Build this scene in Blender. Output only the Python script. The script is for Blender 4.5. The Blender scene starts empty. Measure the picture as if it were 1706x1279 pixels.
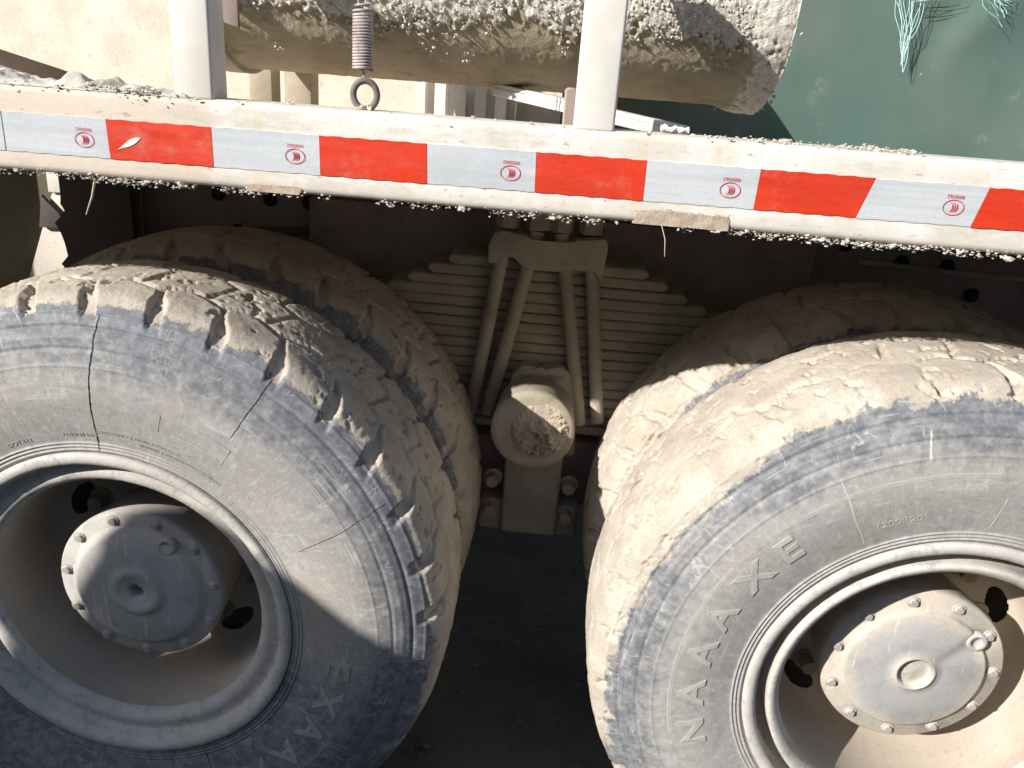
import bpy, bmesh, math, random
import numpy as np
from mathutils import Vector, Matrix
random.seed(7); RNG = np.random.default_rng(7)
scene = bpy.context.scene
COL = scene.collection
ZG = 0.555                       # height of the axle centre line above the ground
PI = math.pi

# ------------------------------------------------------------------ camera
cam_d = bpy.data.cameras.new('camera'); cam = bpy.data.objects.new('camera', cam_d); COL.objects.link(cam)
cam_d.sensor_width = 36; cam_d.sensor_fit = 'HORIZONTAL'; cam_d.lens = 1362.03 / 1706 * 36
cam_d.clip_start = 0.02; cam_d.clip_end = 500
yaw, pit, rol = -0.05143, 0.36763, 0.0768
cy, sy, cp, sp = math.cos(yaw), math.sin(yaw), math.cos(pit), math.sin(pit)
fw = Vector((sy*cp, cy*cp, -sp)); rt = Vector((cy, -sy, 0)); up = rt.cross(fw)
c_, s_ = math.cos(rol), math.sin(rol)
r2 = rt*c_ + up*s_; u2 = up*c_ - rt*s_
M = Matrix((( r2.x, u2.x, -fw.x), (r2.y, u2.y, -fw.y), (r2.z, u2.z, -fw.z))).to_4x4()
M.translation = Vector((0.692, -1.10247, 0.9044 + ZG))
cam.matrix_world = M
scene.camera = cam

# ------------------------------------------------------------------ light
SUN = Vector((-1.22, -1.0, 0.80)).normalized()
sl = bpy.data.lights.new('sun', 'SUN'); so = bpy.data.objects.new('sun', sl); COL.objects.link(so)
sl.energy = 5.0; sl.angle = math.radians(0.5); sl.color = (1.0, 0.955, 0.90)
so.rotation_euler = SUN.to_track_quat('Z', 'Y').to_euler()
world = bpy.data.worlds.new('World'); scene.world = world; world.use_nodes = True
wn = world.node_tree; bgn = wn.nodes['Background']
sky = wn.nodes.new('ShaderNodeTexSky'); sky.sky_type = 'NISHITA'; sky.sun_disc = False
sky.sun_elevation = math.asin(SUN.z); sky.sun_rotation = math.atan2(SUN.x, SUN.y) % (2*PI)
wn.links.new(sky.outputs[0], bgn.inputs[0]); bgn.inputs[1].default_value = 0.12
scene.view_settings.view_transform = 'Standard'; scene.view_settings.look = 'None'
scene.view_settings.exposure = 0.54; scene.view_settings.gamma = 1.0

# ------------------------------------------------------------------ noise (numpy)
_perm = RNG.permutation(512).astype(np.int64); _perm = np.concatenate([_perm, _perm, _perm])
_val = RNG.random(512)
def vnoise(P):
    P = np.asarray(P, float); I = np.floor(P).astype(np.int64); F = P - I; F = F*F*(3-2*F)
    I &= 511
    def h(dx, dy, dz):
        return _val[_perm[(_perm[(_perm[(I[..., 0]+dx) & 511] + I[..., 1]+dy) & 511] + I[..., 2]+dz) & 511]]
    x, y, z = F[..., 0], F[..., 1], F[..., 2]
    a = h(0,0,0)*(1-x)+h(1,0,0)*x; b = h(0,1,0)*(1-x)+h(1,1,0)*x
    c = h(0,0,1)*(1-x)+h(1,0,1)*x; d = h(0,1,1)*(1-x)+h(1,1,1)*x
    return (a*(1-y)+b*y)*(1-z) + (c*(1-y)+d*y)*z
def fbm(P, scale=1.0, octv=4, rough=0.5):
    P = np.asarray(P, float)*scale + 37.3; s = 0; a = 1; t = 0
    for o in range(octv):
        s = s + a*vnoise(P); t += a; a *= rough; P = P*2.03 + 11.7
    return s/t
def sstep(x, a, b):
    t = np.clip((x-a)/(b-a), 0, 1); return t*t*(3-2*t)

# ------------------------------------------------------------------ materials
class NT:
    def __init__(s, name):
        s.m = bpy.data.materials.new(name); s.m.use_nodes = True
        s.t = s.m.node_tree; s.b = s.t.nodes['Principled BSDF']; s.tc = s.t.nodes.new('ShaderNodeTexCoord')
    def put(s, sock, v):
        if hasattr(v, 'is_linked') or isinstance(v, bpy.types.NodeSocket): s.t.links.new(v, sock)
        elif v is not None:
            if sock.type == 'RGBA' and len(v) == 3: v = (*v, 1)
            sock.default_value = v
    def obj(s): return s.tc.outputs['Object']
    def mapv(s, v, scale=(1,1,1), rot=(0,0,0)):
        n = s.t.nodes.new('ShaderNodeMapping'); s.put(n.inputs['Vector'], v)
        n.inputs['Scale'].default_value = scale; n.inputs['Rotation'].default_value = rot; return n.outputs[0]
    def noise(s, scale, detail=4, rough=0.55, vec=None, dist=0):
        n = s.t.nodes.new('ShaderNodeTexNoise'); s.put(n.inputs['Vector'], vec or s.obj())
        n.inputs['Scale'].default_value = scale; n.inputs['Detail'].default_value = detail
        n.inputs['Roughness'].default_value = rough; n.inputs['Distortion'].default_value = dist; return n.outputs['Fac']
    def voro(s, scale, feature='F1', vec=None, out='Distance'):
        n = s.t.nodes.new('ShaderNodeTexVoronoi'); s.put(n.inputs['Vector'], vec or s.obj()); n.feature = feature
        n.inputs['Scale'].default_value = scale; return n.outputs[out]
    def math(s, op, a, b=None, c=None, clamp=False):
        n = s.t.nodes.new('ShaderNodeMath'); n.operation = op; n.use_clamp = clamp
        for i, v in enumerate((a, b, c)):
            if v is not None: s.put(n.inputs[i], v)
        return n.outputs[0]
    def ramp(s, f, a, b, lo=0.0, hi=1.0):
        n = s.t.nodes.new('ShaderNodeMapRange'); n.interpolation_type = 'SMOOTHSTEP'; s.put(n.inputs['Value'], f)
        n.inputs['From Min'].default_value = a; n.inputs['From Max'].default_value = b
        n.inputs['To Min'].default_value = lo; n.inputs['To Max'].default_value = hi; return n.outputs[0]
    def mix(s, f, a, b, mode='MIX'):
        n = s.t.nodes.new('ShaderNodeMix'); n.data_type = 'RGBA'; n.blend_type = mode
        s.put(n.inputs[0], f); s.put(n.inputs[6], a); s.put(n.inputs[7], b); return n.outputs[2]
    def attr(s, name):
        n = s.t.nodes.new('ShaderNodeAttribute'); n.attribute_name = name; return n.outputs['Fac']
    def xyz(s, v=None):
        n = s.t.nodes.new('ShaderNodeSeparateXYZ'); s.put(n.inputs[0], v or s.obj()); return n.outputs
    def bump(s, h, strength=0.5, dist=0.002, prev=None):
        n = s.t.nodes.new('ShaderNodeBump'); s.put(n.inputs['Height'], h); n.inputs['Strength'].default_value = strength
        n.inputs['Distance'].default_value = dist
        if prev is not None: s.put(n.inputs['Normal'], prev)
        return n.outputs[0]
    def done(s, col, rough=0.85, normal=None, metal=0.0, spec=0.3):
        s.put(s.b.inputs['Base Color'], col); s.put(s.b.inputs['Roughness'], rough); s.put(s.b.inputs['Metallic'], metal)
        s.b.inputs['Specular IOR Level'].default_value = spec
        if normal is not None: s.put(s.b.inputs['Normal'], normal)
        return s.m

MUD = (0.54, 0.485, 0.41); MUD2 = (0.42, 0.37, 0.305)
def mat_dust(name, c1, c2, big=6, fine=120, bumpd=0.001, bstr=0.4, spots=None, spec=0.2, rough=0.9):
    n = NT(name); f = n.noise(big, 5, 0.6); g = n.noise(fine, 4, 0.65)
    col = n.mix(n.ramp(f, 0.35, 0.68), c1, c2)
    col = n.mix(n.ramp(g, 0.5, 0.75, 0, 0.35), col, tuple(0.55*x for x in c2))
    if spots: col = n.mix(n.ramp(n.noise(big*5, 6, 0.7), 0.58, 0.68), col, spots)
    return n.done(col, rough, n.bump(g, bstr, bumpd), spec=spec)

def mat_tyre(name, cracks, pale):
    n = NT(name); o = n.obj(); x, y, z = n.xyz()
    r = n.math('SQRT', n.math('ADD', n.math('MULTIPLY', x, x), n.math('MULTIPLY', z, z)))
    th = n.math('ARCTAN2', z, x)
    cv = n.t.nodes.new('ShaderNodeCombineXYZ'); n.put(cv.inputs[0], n.math('MULTIPLY', th, 0.4)); n.put(cv.inputs[1], r); n.put(cv.inputs[2], y)
    pol = cv.outputs[0]
    mud = n.attr('mud'); dust = n.attr('dust')
    f1 = n.noise(9, 6, 0.65); f2 = n.noise(60, 6, 0.7); f3 = n.noise(240, 3, 0.6)
    streak = n.noise(45, 5, 0.65, n.mapv(pol, (1, 0.16, 1)))           # radial scuffs
    along = n.noise(40, 5, 0.65, n.mapv(pol, (0.12, 1.2, 1)))          # scuffs along the rings
    web = n.voro(26, 'DISTANCE_TO_EDGE', n.mapv(o, (1, 1, 1)))
    wob = n.t.nodes.new('ShaderNodeMix'); wob.data_type = 'VECTOR'
    n.put(wob.inputs[0], 0.12); n.put(wob.inputs[4], o)
    nz = n.t.nodes.new('ShaderNodeTexNoise'); nz.inputs['Scale'].default_value = 16; nz.inputs['Detail'].default_value = 4
    n.put(nz.inputs['Vector'], o); n.put(wob.inputs[5], nz.outputs['Color'])
    def thin(vec, sc, w): return n.ramp(n.math('ABSOLUTE', n.math('SUBTRACT', n.noise(sc, 2, 0.4, vec), 0.5)), 0.0, w, 1, 0)
    l1 = n.math('MULTIPLY', thin(n.mapv(pol, (1, .07, 1), (0, 0, .35)), 55, 0.022), n.ramp(n.noise(19, 3), 0.52, 0.64))
    l2 = n.math('MULTIPLY', thin(n.mapv(pol, (.07, 1, 1), (0, 0, .12)), 50, 0.022), n.ramp(n.noise(15, 3, .5, n.mapv(o, (1, 1, 1.3))), 0.53, 0.64))
    l3 = n.math('MULTIPLY', thin(n.mapv(pol, (1, .10, 1), (0, 0, -.7)), 80, 0.03), n.ramp(n.noise(11, 3), 0.48, 0.62, 0, .5))
    scrl = n.math('MAXIMUM', n.math('MAXIMUM', l1, l2), l3)
    d = n.math('ADD', dust, n.math('MULTIPLY', n.math('SUBTRACT', f1, 0.5), 1.3))
    d = n.math('ADD', d, n.math('MULTIPLY', n.math('SUBTRACT', f2, 0.5), 0.9))
    d = n.math('ADD', d, n.math('MULTIPLY', n.math('SUBTRACT', streak, 0.5), 0.6))
    d = n.math('ADD', d, n.math('MULTIPLY', n.math('SUBTRACT', along, 0.5), 0.6), clamp=True)
    d = n.math('MULTIPLY', n.ramp(d, -0.12, 0.95), 0.93)
    rub = n.mix(n.ramp(f2, 0.35, 0.7), (0.125, 0.132, 0.148), (0.235, 0.242, 0.252))
    dcol = n.mix(n.ramp(f1, 0.35, 0.65), pale, tuple(c*0.80 for c in pale))
    dcol = n.mix(n.ramp(n.noise(5, 4), 0.5, 0.72, 0, 0.5), dcol, (0.40, 0.36, 0.27))
    dcol = n.mix(n.ramp(f3, .45, .72, 0, .5), dcol, tuple(c*.52 for c in pale)); dcol = n.mix(n.ramp(n.noise(130, 5, .75, n.mapv(pol, (1, .5, 1))), .52, .66, 0, .45), dcol, tuple(c*.6 for c in pale))
    dcol = n.mix(n.ramp(n.noise(120, 4, .7), .56, .70, 0, .5), dcol, (.60, .58, .53))
    col = n.mix(d, rub, dcol)
    col = n.mix(n.math('MULTIPLY', scrl, 0.55), col, (0.52, 0.52, 0.49))
    m = n.math('ADD', mud, n.math('MULTIPLY', n.math('SUBTRACT', n.noise(70, 6, 0.75, n.mapv(pol, (1, 0.35, 1))), 0.5), 1.5))
    m = n.math('ADD', m, n.math('MULTIPLY', n.math('SUBTRACT', n.noise(20, 4, 0.6), 0.5), n.ramp(mud, .02, .3, 0, .7)))
    m = n.ramp(m, 0.36, 0.60)
    mcol = n.mix(n.ramp(n.noise(13, 5, 0.6), 0.36, 0.66), MUD, MUD2)
    mcol = n.mix(n.ramp(n.noise(22, 4, 0.6), 0.56, 0.72, 0, 0.55), mcol, (0.40, 0.385, 0.355))
    mcol = n.mix(n.ramp(f3, 0.50, 0.76, 0, 0.6), mcol, (0.30, 0.25, 0.19)); mcol = n.mix(n.ramp(n.noise(90, 6, .8), .58, .70, 0, .55), mcol, (0.26, 0.215, 0.165))
    col = n.mix(m, col, mcol)
    hgt = n.math('ADD', n.math('MULTIPLY', f2, 0.5), n.math('MULTIPLY', f3, 0.35))
    hgt = n.math('ADD', hgt, n.math('MULTIPLY', m, n.math('MULTIPLY', n.noise(150, 6, 0.8), 2.6)))
    # fine cracks across the sidewall
    for (a0, ra, rb, w, k, dark) in cracks:
        wv = n.math('MULTIPLY', n.math('SUBTRACT', n.noise(26, 4, 0.65), 0.5), 0.016)
        da = n.math('ADD', n.math('SUBTRACT', th, a0), n.math('MULTIPLY', n.math('SUBTRACT', r, 0.5*(ra+rb)), k))
        dd = n.math('ABSOLUTE', n.math('ADD', n.math('MULTIPLY', da, r), n.math('MULTIPLY', wv, 0.5)))
        dd = n.math('DIVIDE', dd, n.math('ADD', .25, n.math('MULTIPLY', n.noise(55, 4, .7), 1.5)))
        lin = n.ramp(dd, w*0.55, w*1.25, 1, 0)
        lin = n.math('MULTIPLY', lin, n.math('MULTIPLY', n.ramp(r, ra, ra+0.008), n.ramp(r, rb-0.008, rb, 1, 0)))
        lin = n.math('MULTIPLY', lin, n.ramp(y, 0.05, 0.07, 1, 0))
        col = n.mix(lin, col, (0.012, 0.012, 0.014) if dark else (0.50, 0.48, 0.44))
        hgt = n.math('ADD', hgt, n.math('MULTIPLY', lin, -1.6 if dark else 0.5))
    return n.done(col, n.mix(m, (0.62,)*3, (0.95,)*3), n.bump(hgt, 0.55, 0.0016), spec=0.25)

D2R = PI/180
M_TY_L = mat_tyre('dusty_tyre_rubber', [(88.8*D2R, .300, .525, .0013, .12, 1), (58.2*D2R, .415, .527, .0009, 0.0, 1), (28.6*D2R, .356, .523, .0006, -.2, 1),
                                        (-65*D2R, .30, .36, .0009, .1, 1)], (0.43, 0.405, 0.375))
M_TY_R = mat_tyre('mud_coated_tyre_rubber', [(121*D2R, .322, .45, .0013, .05, 0), (89.5*D2R, .322, .385, .0013, .3, 0), (104.5*D2R, .44, .49, .002, .3, 0)], (0.45, 0.43, 0.40))
def mat_rim(name, c1, c2):
    n = NT(name); f = n.noise(10, 6, 0.65); g = n.noise(150, 4, 0.7); h = n.noise(38, 6, 0.75)
    col = n.mix(n.ramp(f, 0.38, 0.66), c1, c2)
    col = n.mix(n.ramp(h, 0.50, 0.68, 0, 0.6), col, (0.27, 0.255, 0.24)); col = n.mix(n.ramp(n.noise(70, 5, .7, n.mapv(n.obj(), (1, .3, 1))), .58, .7, 0, .5), col, (.20, .185, .17))
    col = n.mix(n.ramp(g, 0.5, 0.8, 0, 0.4), col, (0.28, 0.25, 0.22))
    return n.done(col, 0.92, n.bump(n.math('ADD', g, h), 0.5, 0.0014), spec=0.12)
M_RIM = mat_rim('dusty_rim_steel', (0.56, 0.53, 0.48), (0.47, 0.44, 0.40))
M_RIMIN = mat_dust('caked_rim_well', (0.52, 0.455, 0.38), (0.44, 0.38, 0.31), 5, 90)
def mat_hub(name, flat, edge):
    n = NT(name); x, y, z = n.xyz(); r = n.math('SQRT', n.math('ADD', n.math('MULTIPLY', x, x), n.math('MULTIPLY', z, z)))
    f = n.noise(12, 6, 0.7); g = n.noise(150, 4, 0.7); h = n.noise(34, 6, 0.75)
    rr = n.math('ADD', r, n.math('MULTIPLY', n.math('SUBTRACT', h, .5), .05))
    col = n.mix(n.ramp(rr, .085, .118), flat, edge); col = n.mix(n.ramp(rr, .046, .030, 0, .8), col, edge)
    col = n.mix(n.ramp(f, .40, .66, 0, .55), col, tuple(c*.68 for c in flat))
    sc = n.noise(60, 3, .6, n.mapv(n.obj(), (1, 1, .12), (0, .7, 0))); col = n.mix(n.ramp(sc, .61, .65, 0, .7), col, (.60, .56, .50))
    col = n.mix(n.ramp(h, .60, .70, 0, .6), col, (.22, .20, .18)); col = n.mix(n.ramp(g, .55, .8, 0, .4), col, (.25, .22, .19))
    return n.done(col, .9, n.bump(n.math('ADD', g, h), .35, .0012), spec=.15)
M_HUB = mat_hub('grey_dusted_hub_metal', (0.44, 0.425, 0.405), (0.47, 0.445, 0.41)); M_HUBR = mat_hub('tan_dusted_hub_metal', (0.40, 0.395, 0.385), (0.55, 0.49, 0.41))
M_MUD = mat_dust('dry_mud', (0.50, 0.43, 0.34), (0.38, 0.32, 0.25), 14, 110, 0.003, 0.7)
M_SUSP = mat_dust('muddy_suspension_steel', (0.43, 0.38, 0.295), (0.32, 0.28, 0.215), 9, 130, 0.001, 0.5)
M_FRAME = mat_dust('dirty_frame_paint', (0.33, 0.265, 0.24), (0.24, 0.19, 0.17), 7, 60, 0.001, 0.3)
M_HOLE = mat_dust('dark_bolt_steel', (0.035, 0.03, 0.028), (0.05, 0.042, 0.038), 9, 60)
M_GUARD = mat_dust('olive_mudguard', (0.17, 0.155, 0.105), (0.13, 0.115, 0.08), 4, 60)
M_RUBB = mat_dust('black_rubber', (0.085, 0.074, 0.072), (0.11, 0.096, 0.09), 6, 60)
M_PANEL = mat_dust('dust_covered_panel', (0.66, 0.585, 0.49), (0.54, 0.475, 0.395), 11, 160, 0.0015, 0.5, spots=(0.46, 0.40, 0.33))
M_PLATE = mat_dust('pale_dusty_plate', (0.62, 0.575, 0.50), (0.56, 0.52, 0.46), 5, 160)
M_CRUST = mat_dust('cement_crust', (0.58, 0.54, 0.47), (0.44, 0.40, 0.34), 40, 300, 0.0015, 0.6)
M_BAREP = mat_dust('rough_bare_patch', (0.50, 0.41, 0.32), (0.36, 0.29, 0.22), 60, 300, 0.0015, 0.7)
def mat_white():
    n = NT('weathered_white_paint'); x, y, z = n.xyz(); f = n.noise(7, 5, 0.6); g = n.noise(45, 6, 0.7); h = n.noise(220, 3)
    col = n.mix(n.ramp(f, 0.42, 0.72), (0.71, 0.685, 0.64), (0.60, 0.555, 0.48))
    drip = n.noise(30, 5, 0.6, n.mapv(n.obj(), (1, 1, 0.08)))
    col = n.mix(n.math('MULTIPLY', n.ramp(drip, 0.52, 0.70), 0.55), col, (0.60, 0.49, 0.30))
    lef = n.math('ADD', x, n.math('MULTIPLY', n.math('SUBTRACT', g, 0.5), 0.10))
    col = n.mix(n.ramp(lef, 0.20, 0.235, 0.85, 0), col, (0.62, 0.53, 0.425)); col = n.mix(n.ramp(n.math('ADD', z, n.math('MULTIPLY', n.math('SUBTRACT', g, .5), .05)), .752, .735, 0, .45), col, (.55, .48, .39)); col = n.mix(n.ramp(n.math('ADD', z, n.math('MULTIPLY', n.math('SUBTRACT', g, .5), .03)), .826, .842, 0, .55), col, (.56, .50, .42))
    scuff = n.noise(70, 4, 0.8, n.mapv(n.obj(), (0.5, 1, 1.6), (0, 0.9, 0)))
    col = n.mix(n.ramp(scuff, 0.62, 0.66, 0, 0.75), col, (0.36, 0.31, 0.26))
    col = n.mix(n.ramp(g, 0.58, 0.72, 0, 0.5), col, (0.56, 0.49, 0.40))
    sm = n.noise(24, 6, .7, n.mapv(n.obj(), (.35, 1, 1.2))); col = n.mix(n.ramp(sm, .50, .64, 0, .55), col, (.52, .47, .395)); col = n.mix(n.ramp(n.noise(110, 5, .75), .58, .70, 0, .5), col, (.45, .39, .32))
    return n.done(col, 0.75, n.bump(n.math('ADD', g, sm), 0.4, 0.0014), spec=0.2)
M_WHITE = mat_white()
def mat_post():
    n = NT('white_post_paint'); g = n.noise(45, 6, 0.7); f = n.noise(6, 4)
    col = n.mix(n.ramp(f, 0.4, 0.7), (0.75, 0.725, 0.67), (0.62, 0.59, 0.52))
    scuff = n.noise(60, 4, 0.8, n.mapv(n.obj(), (1.2, 1, 0.5), (0, 0.8, 0)))
    col = n.mix(n.ramp(scuff, 0.67, 0.72, 0, 0.7), col, (0.42, 0.37, 0.31))
    return n.done(col, 0.6, n.bump(g, 0.2, 0.001), spec=0.3)
M_POST = mat_post()
def mat_tape(name, c1, c2, dirt):
    n = NT(name); g = n.noise(30, 6, 0.7, n.mapv(n.obj(), (0.4, 1, 2))); f = n.noise(9, 4, 0.6, n.mapv(n.obj(), (1, 1, 2.5)))
    w = n.voro(300, 'F1', n.obj()); we = n.voro(300, 'DISTANCE_TO_EDGE', n.obj())
    col = n.mix(n.ramp(f, 0.4, 0.7), c1, c2)
    col = n.mix(n.ramp(w, 0.3, 0.7, 0, 0.2), col, tuple(min(1, x*1.3+.02) for x in c1)); col = n.mix(n.ramp(we, .0, .12, .35, 0), col, tuple(x*.6 for x in c1))
    col = n.mix(n.ramp(n.noise(26, 5, .6, n.mapv(n.obj(), (.10, 1, 3.2))), .40, .66, 0, .55), col, tuple(c*.74 for c in c1))
    col = n.mix(n.ramp(n.noise(13, 6, .75), .52, .72, 0, .45), col, tuple(.55*c+.45*d for c, d in zip(c1, (.50, .44, .36))))
    sc = n.noise(55, 5, 0.8, n.mapv(n.obj(), (1.6, 1, 0.35), (0, 0.25, 0)))
    col = n.mix(n.ramp(sc, 0.66, 0.74, 0, 0.6), col, dirt)
    return n.done(col, n.ramp(g, 0.3, 0.7, 0.30, 0.55), n.bump(w, 0.10, 0.0006), spec=0.5)
M_RED = mat_tape('red_reflective_film', (0.66, 0.046, 0.015), (0.55, 0.038, 0.016), (0.70, 0.30, 0.22))
M_SILV = mat_tape('white_reflective_film', (0.56, 0.585, 0.60), (0.47, 0.50, 0.52), (0.70, 0.70, 0.69))
M_PRINT = NT('red_print').done((0.52, 0.05, 0.07), 0.6)
M_TEAR = NT('torn_film_backing').done((0.72, 0.70, 0.63), 0.8)
def mat_chute():
    n = NT('cement_stained_chute'); cr = n.attr('crust'); f = n.noise(9, 5, 0.6); g = n.noise(60, 5, 0.7, n.mapv(n.obj(), (0.45, 1, 1))); h = n.noise(260, 4, 0.7)
    base = n.mix(n.ramp(f, 0.35, 0.68), (0.50, 0.435, 0.325), (0.37, 0.315, 0.225))
    base = n.mix(n.ramp(g, 0.52, 0.68, 0, 0.6), base, (0.24, 0.20, 0.135))
    base = n.mix(n.ramp(g, 0.46, 0.34, 0, 0.45), base, (0.48, 0.41, 0.30))
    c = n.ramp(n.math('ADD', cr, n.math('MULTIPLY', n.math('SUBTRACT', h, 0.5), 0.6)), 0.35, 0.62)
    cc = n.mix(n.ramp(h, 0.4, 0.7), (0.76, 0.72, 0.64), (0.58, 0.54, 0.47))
    return n.done(n.mix(c, base, cc), 0.95, n.bump(n.math('ADD', h, n.math('MULTIPLY', n.noise(110, 5, .75), 1.2)), 0.7, 0.0035), spec=0.15)
M_CHUTE = mat_chute()
def mat_tarp():
    n = NT('green_tarpaulin_cloth'); f = n.noise(3.2, 4, 0.6); g = n.noise(25, 5, 0.6)
    col = n.mix(n.ramp(f, 0.34, 0.68), (0.085, 0.145, 0.122), (0.130, 0.162, 0.134))
    col = n.mix(n.ramp(g, 0.62, 0.76, 0, 0.4), col, (0.30, 0.32, 0.27)); col = n.mix(n.ramp(n.noise(7, 6, .7, n.mapv(n.obj(), (1, 1, .25))), .5, .75, 0, .35), col, (.26, .27, .22)); col = n.mix(n.ramp(n.voro(9, 'F1', n.obj()), .045, .03), col, (.36, .33, .27))
    return n.done(col, 0.55, n.bump(n.noise(500, 2), 0.15, 0.0004), spec=0.35)
M_TARP = mat_tarp()
M_THREAD = NT('pale_blue_thread').done((0.52, 0.76, 0.76), 0.7)
M_STEEL = mat_dust('rusty_spring_steel', (0.50, 0.44, 0.40), (0.33, 0.27, 0.25), 50, 200, 0.0006, 0.4, spec=0.4, rough=0.6)
M_RING = mat_dust('rusty_ring_steel', (0.24, 0.20, 0.175), (0.15, 0.12, 0.11), 60, 220, 0.0008, 0.5, rough=0.7)
M_RIB = mat_dust('ribbed_white_metal', (0.74, 0.72, 0.68), (0.62, 0.59, 0.54), 20, 120, 0.0005, 0.2, spec=0.4, rough=0.5)
M_GROUND = mat_dust('dusty_yard_ground', (0.20, 0.18, 0.155), (0.14, 0.125, 0.11), 2.5, 60, 0.006, 0.8)
M_CASTER = mat_dust('caster_fabric', (0.62, 0.60, 0.55), (0.52, 0.49, 0.43), 6, 180)
M_STRAW = NT('dry_straw').done((0.55, 0.47, 0.34), 0.8)
M_CAST = mat_dust('cast_lettering_mud', (0.40, 0.335, 0.25), (0.33, 0.275, 0.20), 20, 130)

# ------------------------------------------------------------------ mesh helpers
def new_obj(name, me, parent=None, loc=None, mats=()):
    o = bpy.data.objects.new(name, me); COL.objects.link(o)
    for m in mats: me.materials.append(m)
    if parent is not None: o.parent = parent
    if loc is not None: o.location = loc
    return o
def tag(o, label=None, cat=None, group=None, kind=None):
    if label: o['label'] = label
    if cat: o['category'] = cat
    if group: o['group'] = group
    if kind: o['kind'] = kind
    return o
def empty(name, loc, parent=None):
    o = bpy.data.objects.new(name, None); COL.objects.link(o); o.location = loc; o.empty_display_size = .05
    if parent is not None: o.parent = parent
    return o
def mesh_np(name, V, Q, smooth=True):
    me = bpy.data.meshes.new(name); V = np.ascontiguousarray(V, dtype=np.float32); Q = np.ascontiguousarray(Q, dtype=np.int32)
    k = Q.shape[1]
    me.vertices.add(len(V)); me.vertices.foreach_set('co', V.ravel())
    me.loops.add(Q.size); me.loops.foreach_set('vertex_index', Q.ravel())
    me.polygons.add(len(Q)); me.polygons.foreach_set('loop_start', np.arange(0, Q.size, k, dtype=np.int32))
    me.polygons.foreach_set('use_smooth', np.full(len(Q), smooth, dtype=bool))
    me.update(calc_edges=True); me.validate(); return me
def grid_quads(n, m, wu=False, wv=False):
    i = np.arange(n if wu else n-1); j = np.arange(m if wv else m-1)
    I, J = np.meshgrid(i, j, indexing='ij'); I2 = (I+1) % n; J2 = (J+1) % m
    return np.stack([I*m+J, I2*m+J, I2*m+J2, I*m+J2], -1).reshape(-1, 4)
def fattr(me, name, a):
    at = me.attributes.new(name, 'FLOAT', 'POINT'); at.data.foreach_set('value', np.ascontiguousarray(a, dtype=np.float32).ravel())
def revolve(name, prof, n=128, skip=None, smooth=True, disp=None, flip=False):
    """profile of (r, y) turned about the Y axis"""
    P = np.array(prof, float); m = len(P); th = np.arange(n)*2*PI/n
    V = np.stack([P[None, :, 0]*np.cos(th)[:, None], np.broadcast_to(P[None, :, 1], (n, m)), P[None, :, 0]*np.sin(th)[:, None]], -1)
    if disp is not None: V = disp(V)
    Q = grid_quads(n, m, wu=True)
    if flip: Q = Q[:, ::-1]
    if skip is not None:
        c = V.reshape(-1, 3)[Q].mean(1); Q = Q[~skip(c)]
    me = mesh_np(name, V.reshape(-1, 3), Q, smooth)
    return me
def catmull(P, n=12):
    P = np.array(P, float); out = []
    E = np.vstack([2*P[0]-P[1], P, 2*P[-1]-P[-2]])
    for i in range(1, len(E)-2):
        t = np.linspace(0, 1, n, endpoint=False)[:, None]; a, b, c, d = E[i-1], E[i], E[i+1], E[i+2]
        out.append(0.5*((2*b)+(c-a)*t+(2*a-5*b+4*c-d)*t*t+(3*b-a-3*c+d)*t**3))
    out.append(E[-2][None]); return np.vstack(out)
def box_bm(bm, x0, x1, y0, y1, z0, z1, bev=0.003, seg=2, mat=None):
    vs = bmesh.ops.create_cube(bm, size=1)['verts']
    for v in vs: v.co = Vector((x0+(v.co.x+.5)*(x1-x0), y0+(v.co.y+.5)*(y1-y0), z0+(v.co.z+.5)*(z1-z0)))
    if bev > 0:
        es = list({e for v in vs for e in v.link_edges})
        r = bmesh.ops.bevel(bm, geom=es, offset=bev, segments=seg, affect='EDGES', profile=0.5)
        vs = list({v for f in r['faces'] for v in f.verts} | {v for v in vs if v.is_valid})
    if mat is not None:
        for v in vs: v.co = mat @ v.co
    return vs
def prism_bm(bm, pts, y0, y1, bev=0):
    """polygon in XZ pushed from y0 to y1"""
    a = [bm.verts.new((p[0], y0, p[1])) for p in pts]; b = [bm.verts.new((p[0], y1, p[1])) for p in pts]; n = len(pts)
    fs = [bm.faces.new(a[::-1]), bm.faces.new(b)]
    for i in range(n): fs.append(bm.faces.new((a[i], a[(i+1) % n], b[(i+1) % n], b[i])))
    if bev:
        es = list({e for f in fs for e in f.edges}); bmesh.ops.bevel(bm, geom=es, offset=bev, segments=2, affect='EDGES', profile=0.5)
def tube_bm(bm, pts, r, n=8, caps=True, closed=False):
    P = [Vector(p) for p in pts]; rings = []; m = len(P); rr = r if hasattr(r, '__len__') else [r]*m
    ref = None
    for i, p in enumerate(P):
        if closed: d = (P[(i+1) % m]-P[i-1]).normalized()
        else: d = (P[min(i+1, m-1)]-P[max(i-1, 0)]).normalized()
        if ref is None: ref = Vector((0, 0, 1)) if abs(d.z) < .9 else Vector((1, 0, 0))
        u = d.cross(ref).normalized(); v = u.cross(d).normalized(); ref = v
        rings.append([bm.verts.new(p + (u*math.cos(2*PI*k/n)+v*math.sin(2*PI*k/n))*rr[i]) for k in range(n)])
    for i in range(m if closed else m-1):
        A, B = rings[i], rings[(i+1) % m]
        for k in range(n): bm.faces.new((A[k], A[(k+1) % n], B[(k+1) % n], B[k]))
    if caps and not closed: bm.faces.new(rings[0][::-1]); bm.faces.new(rings[-1])
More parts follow.
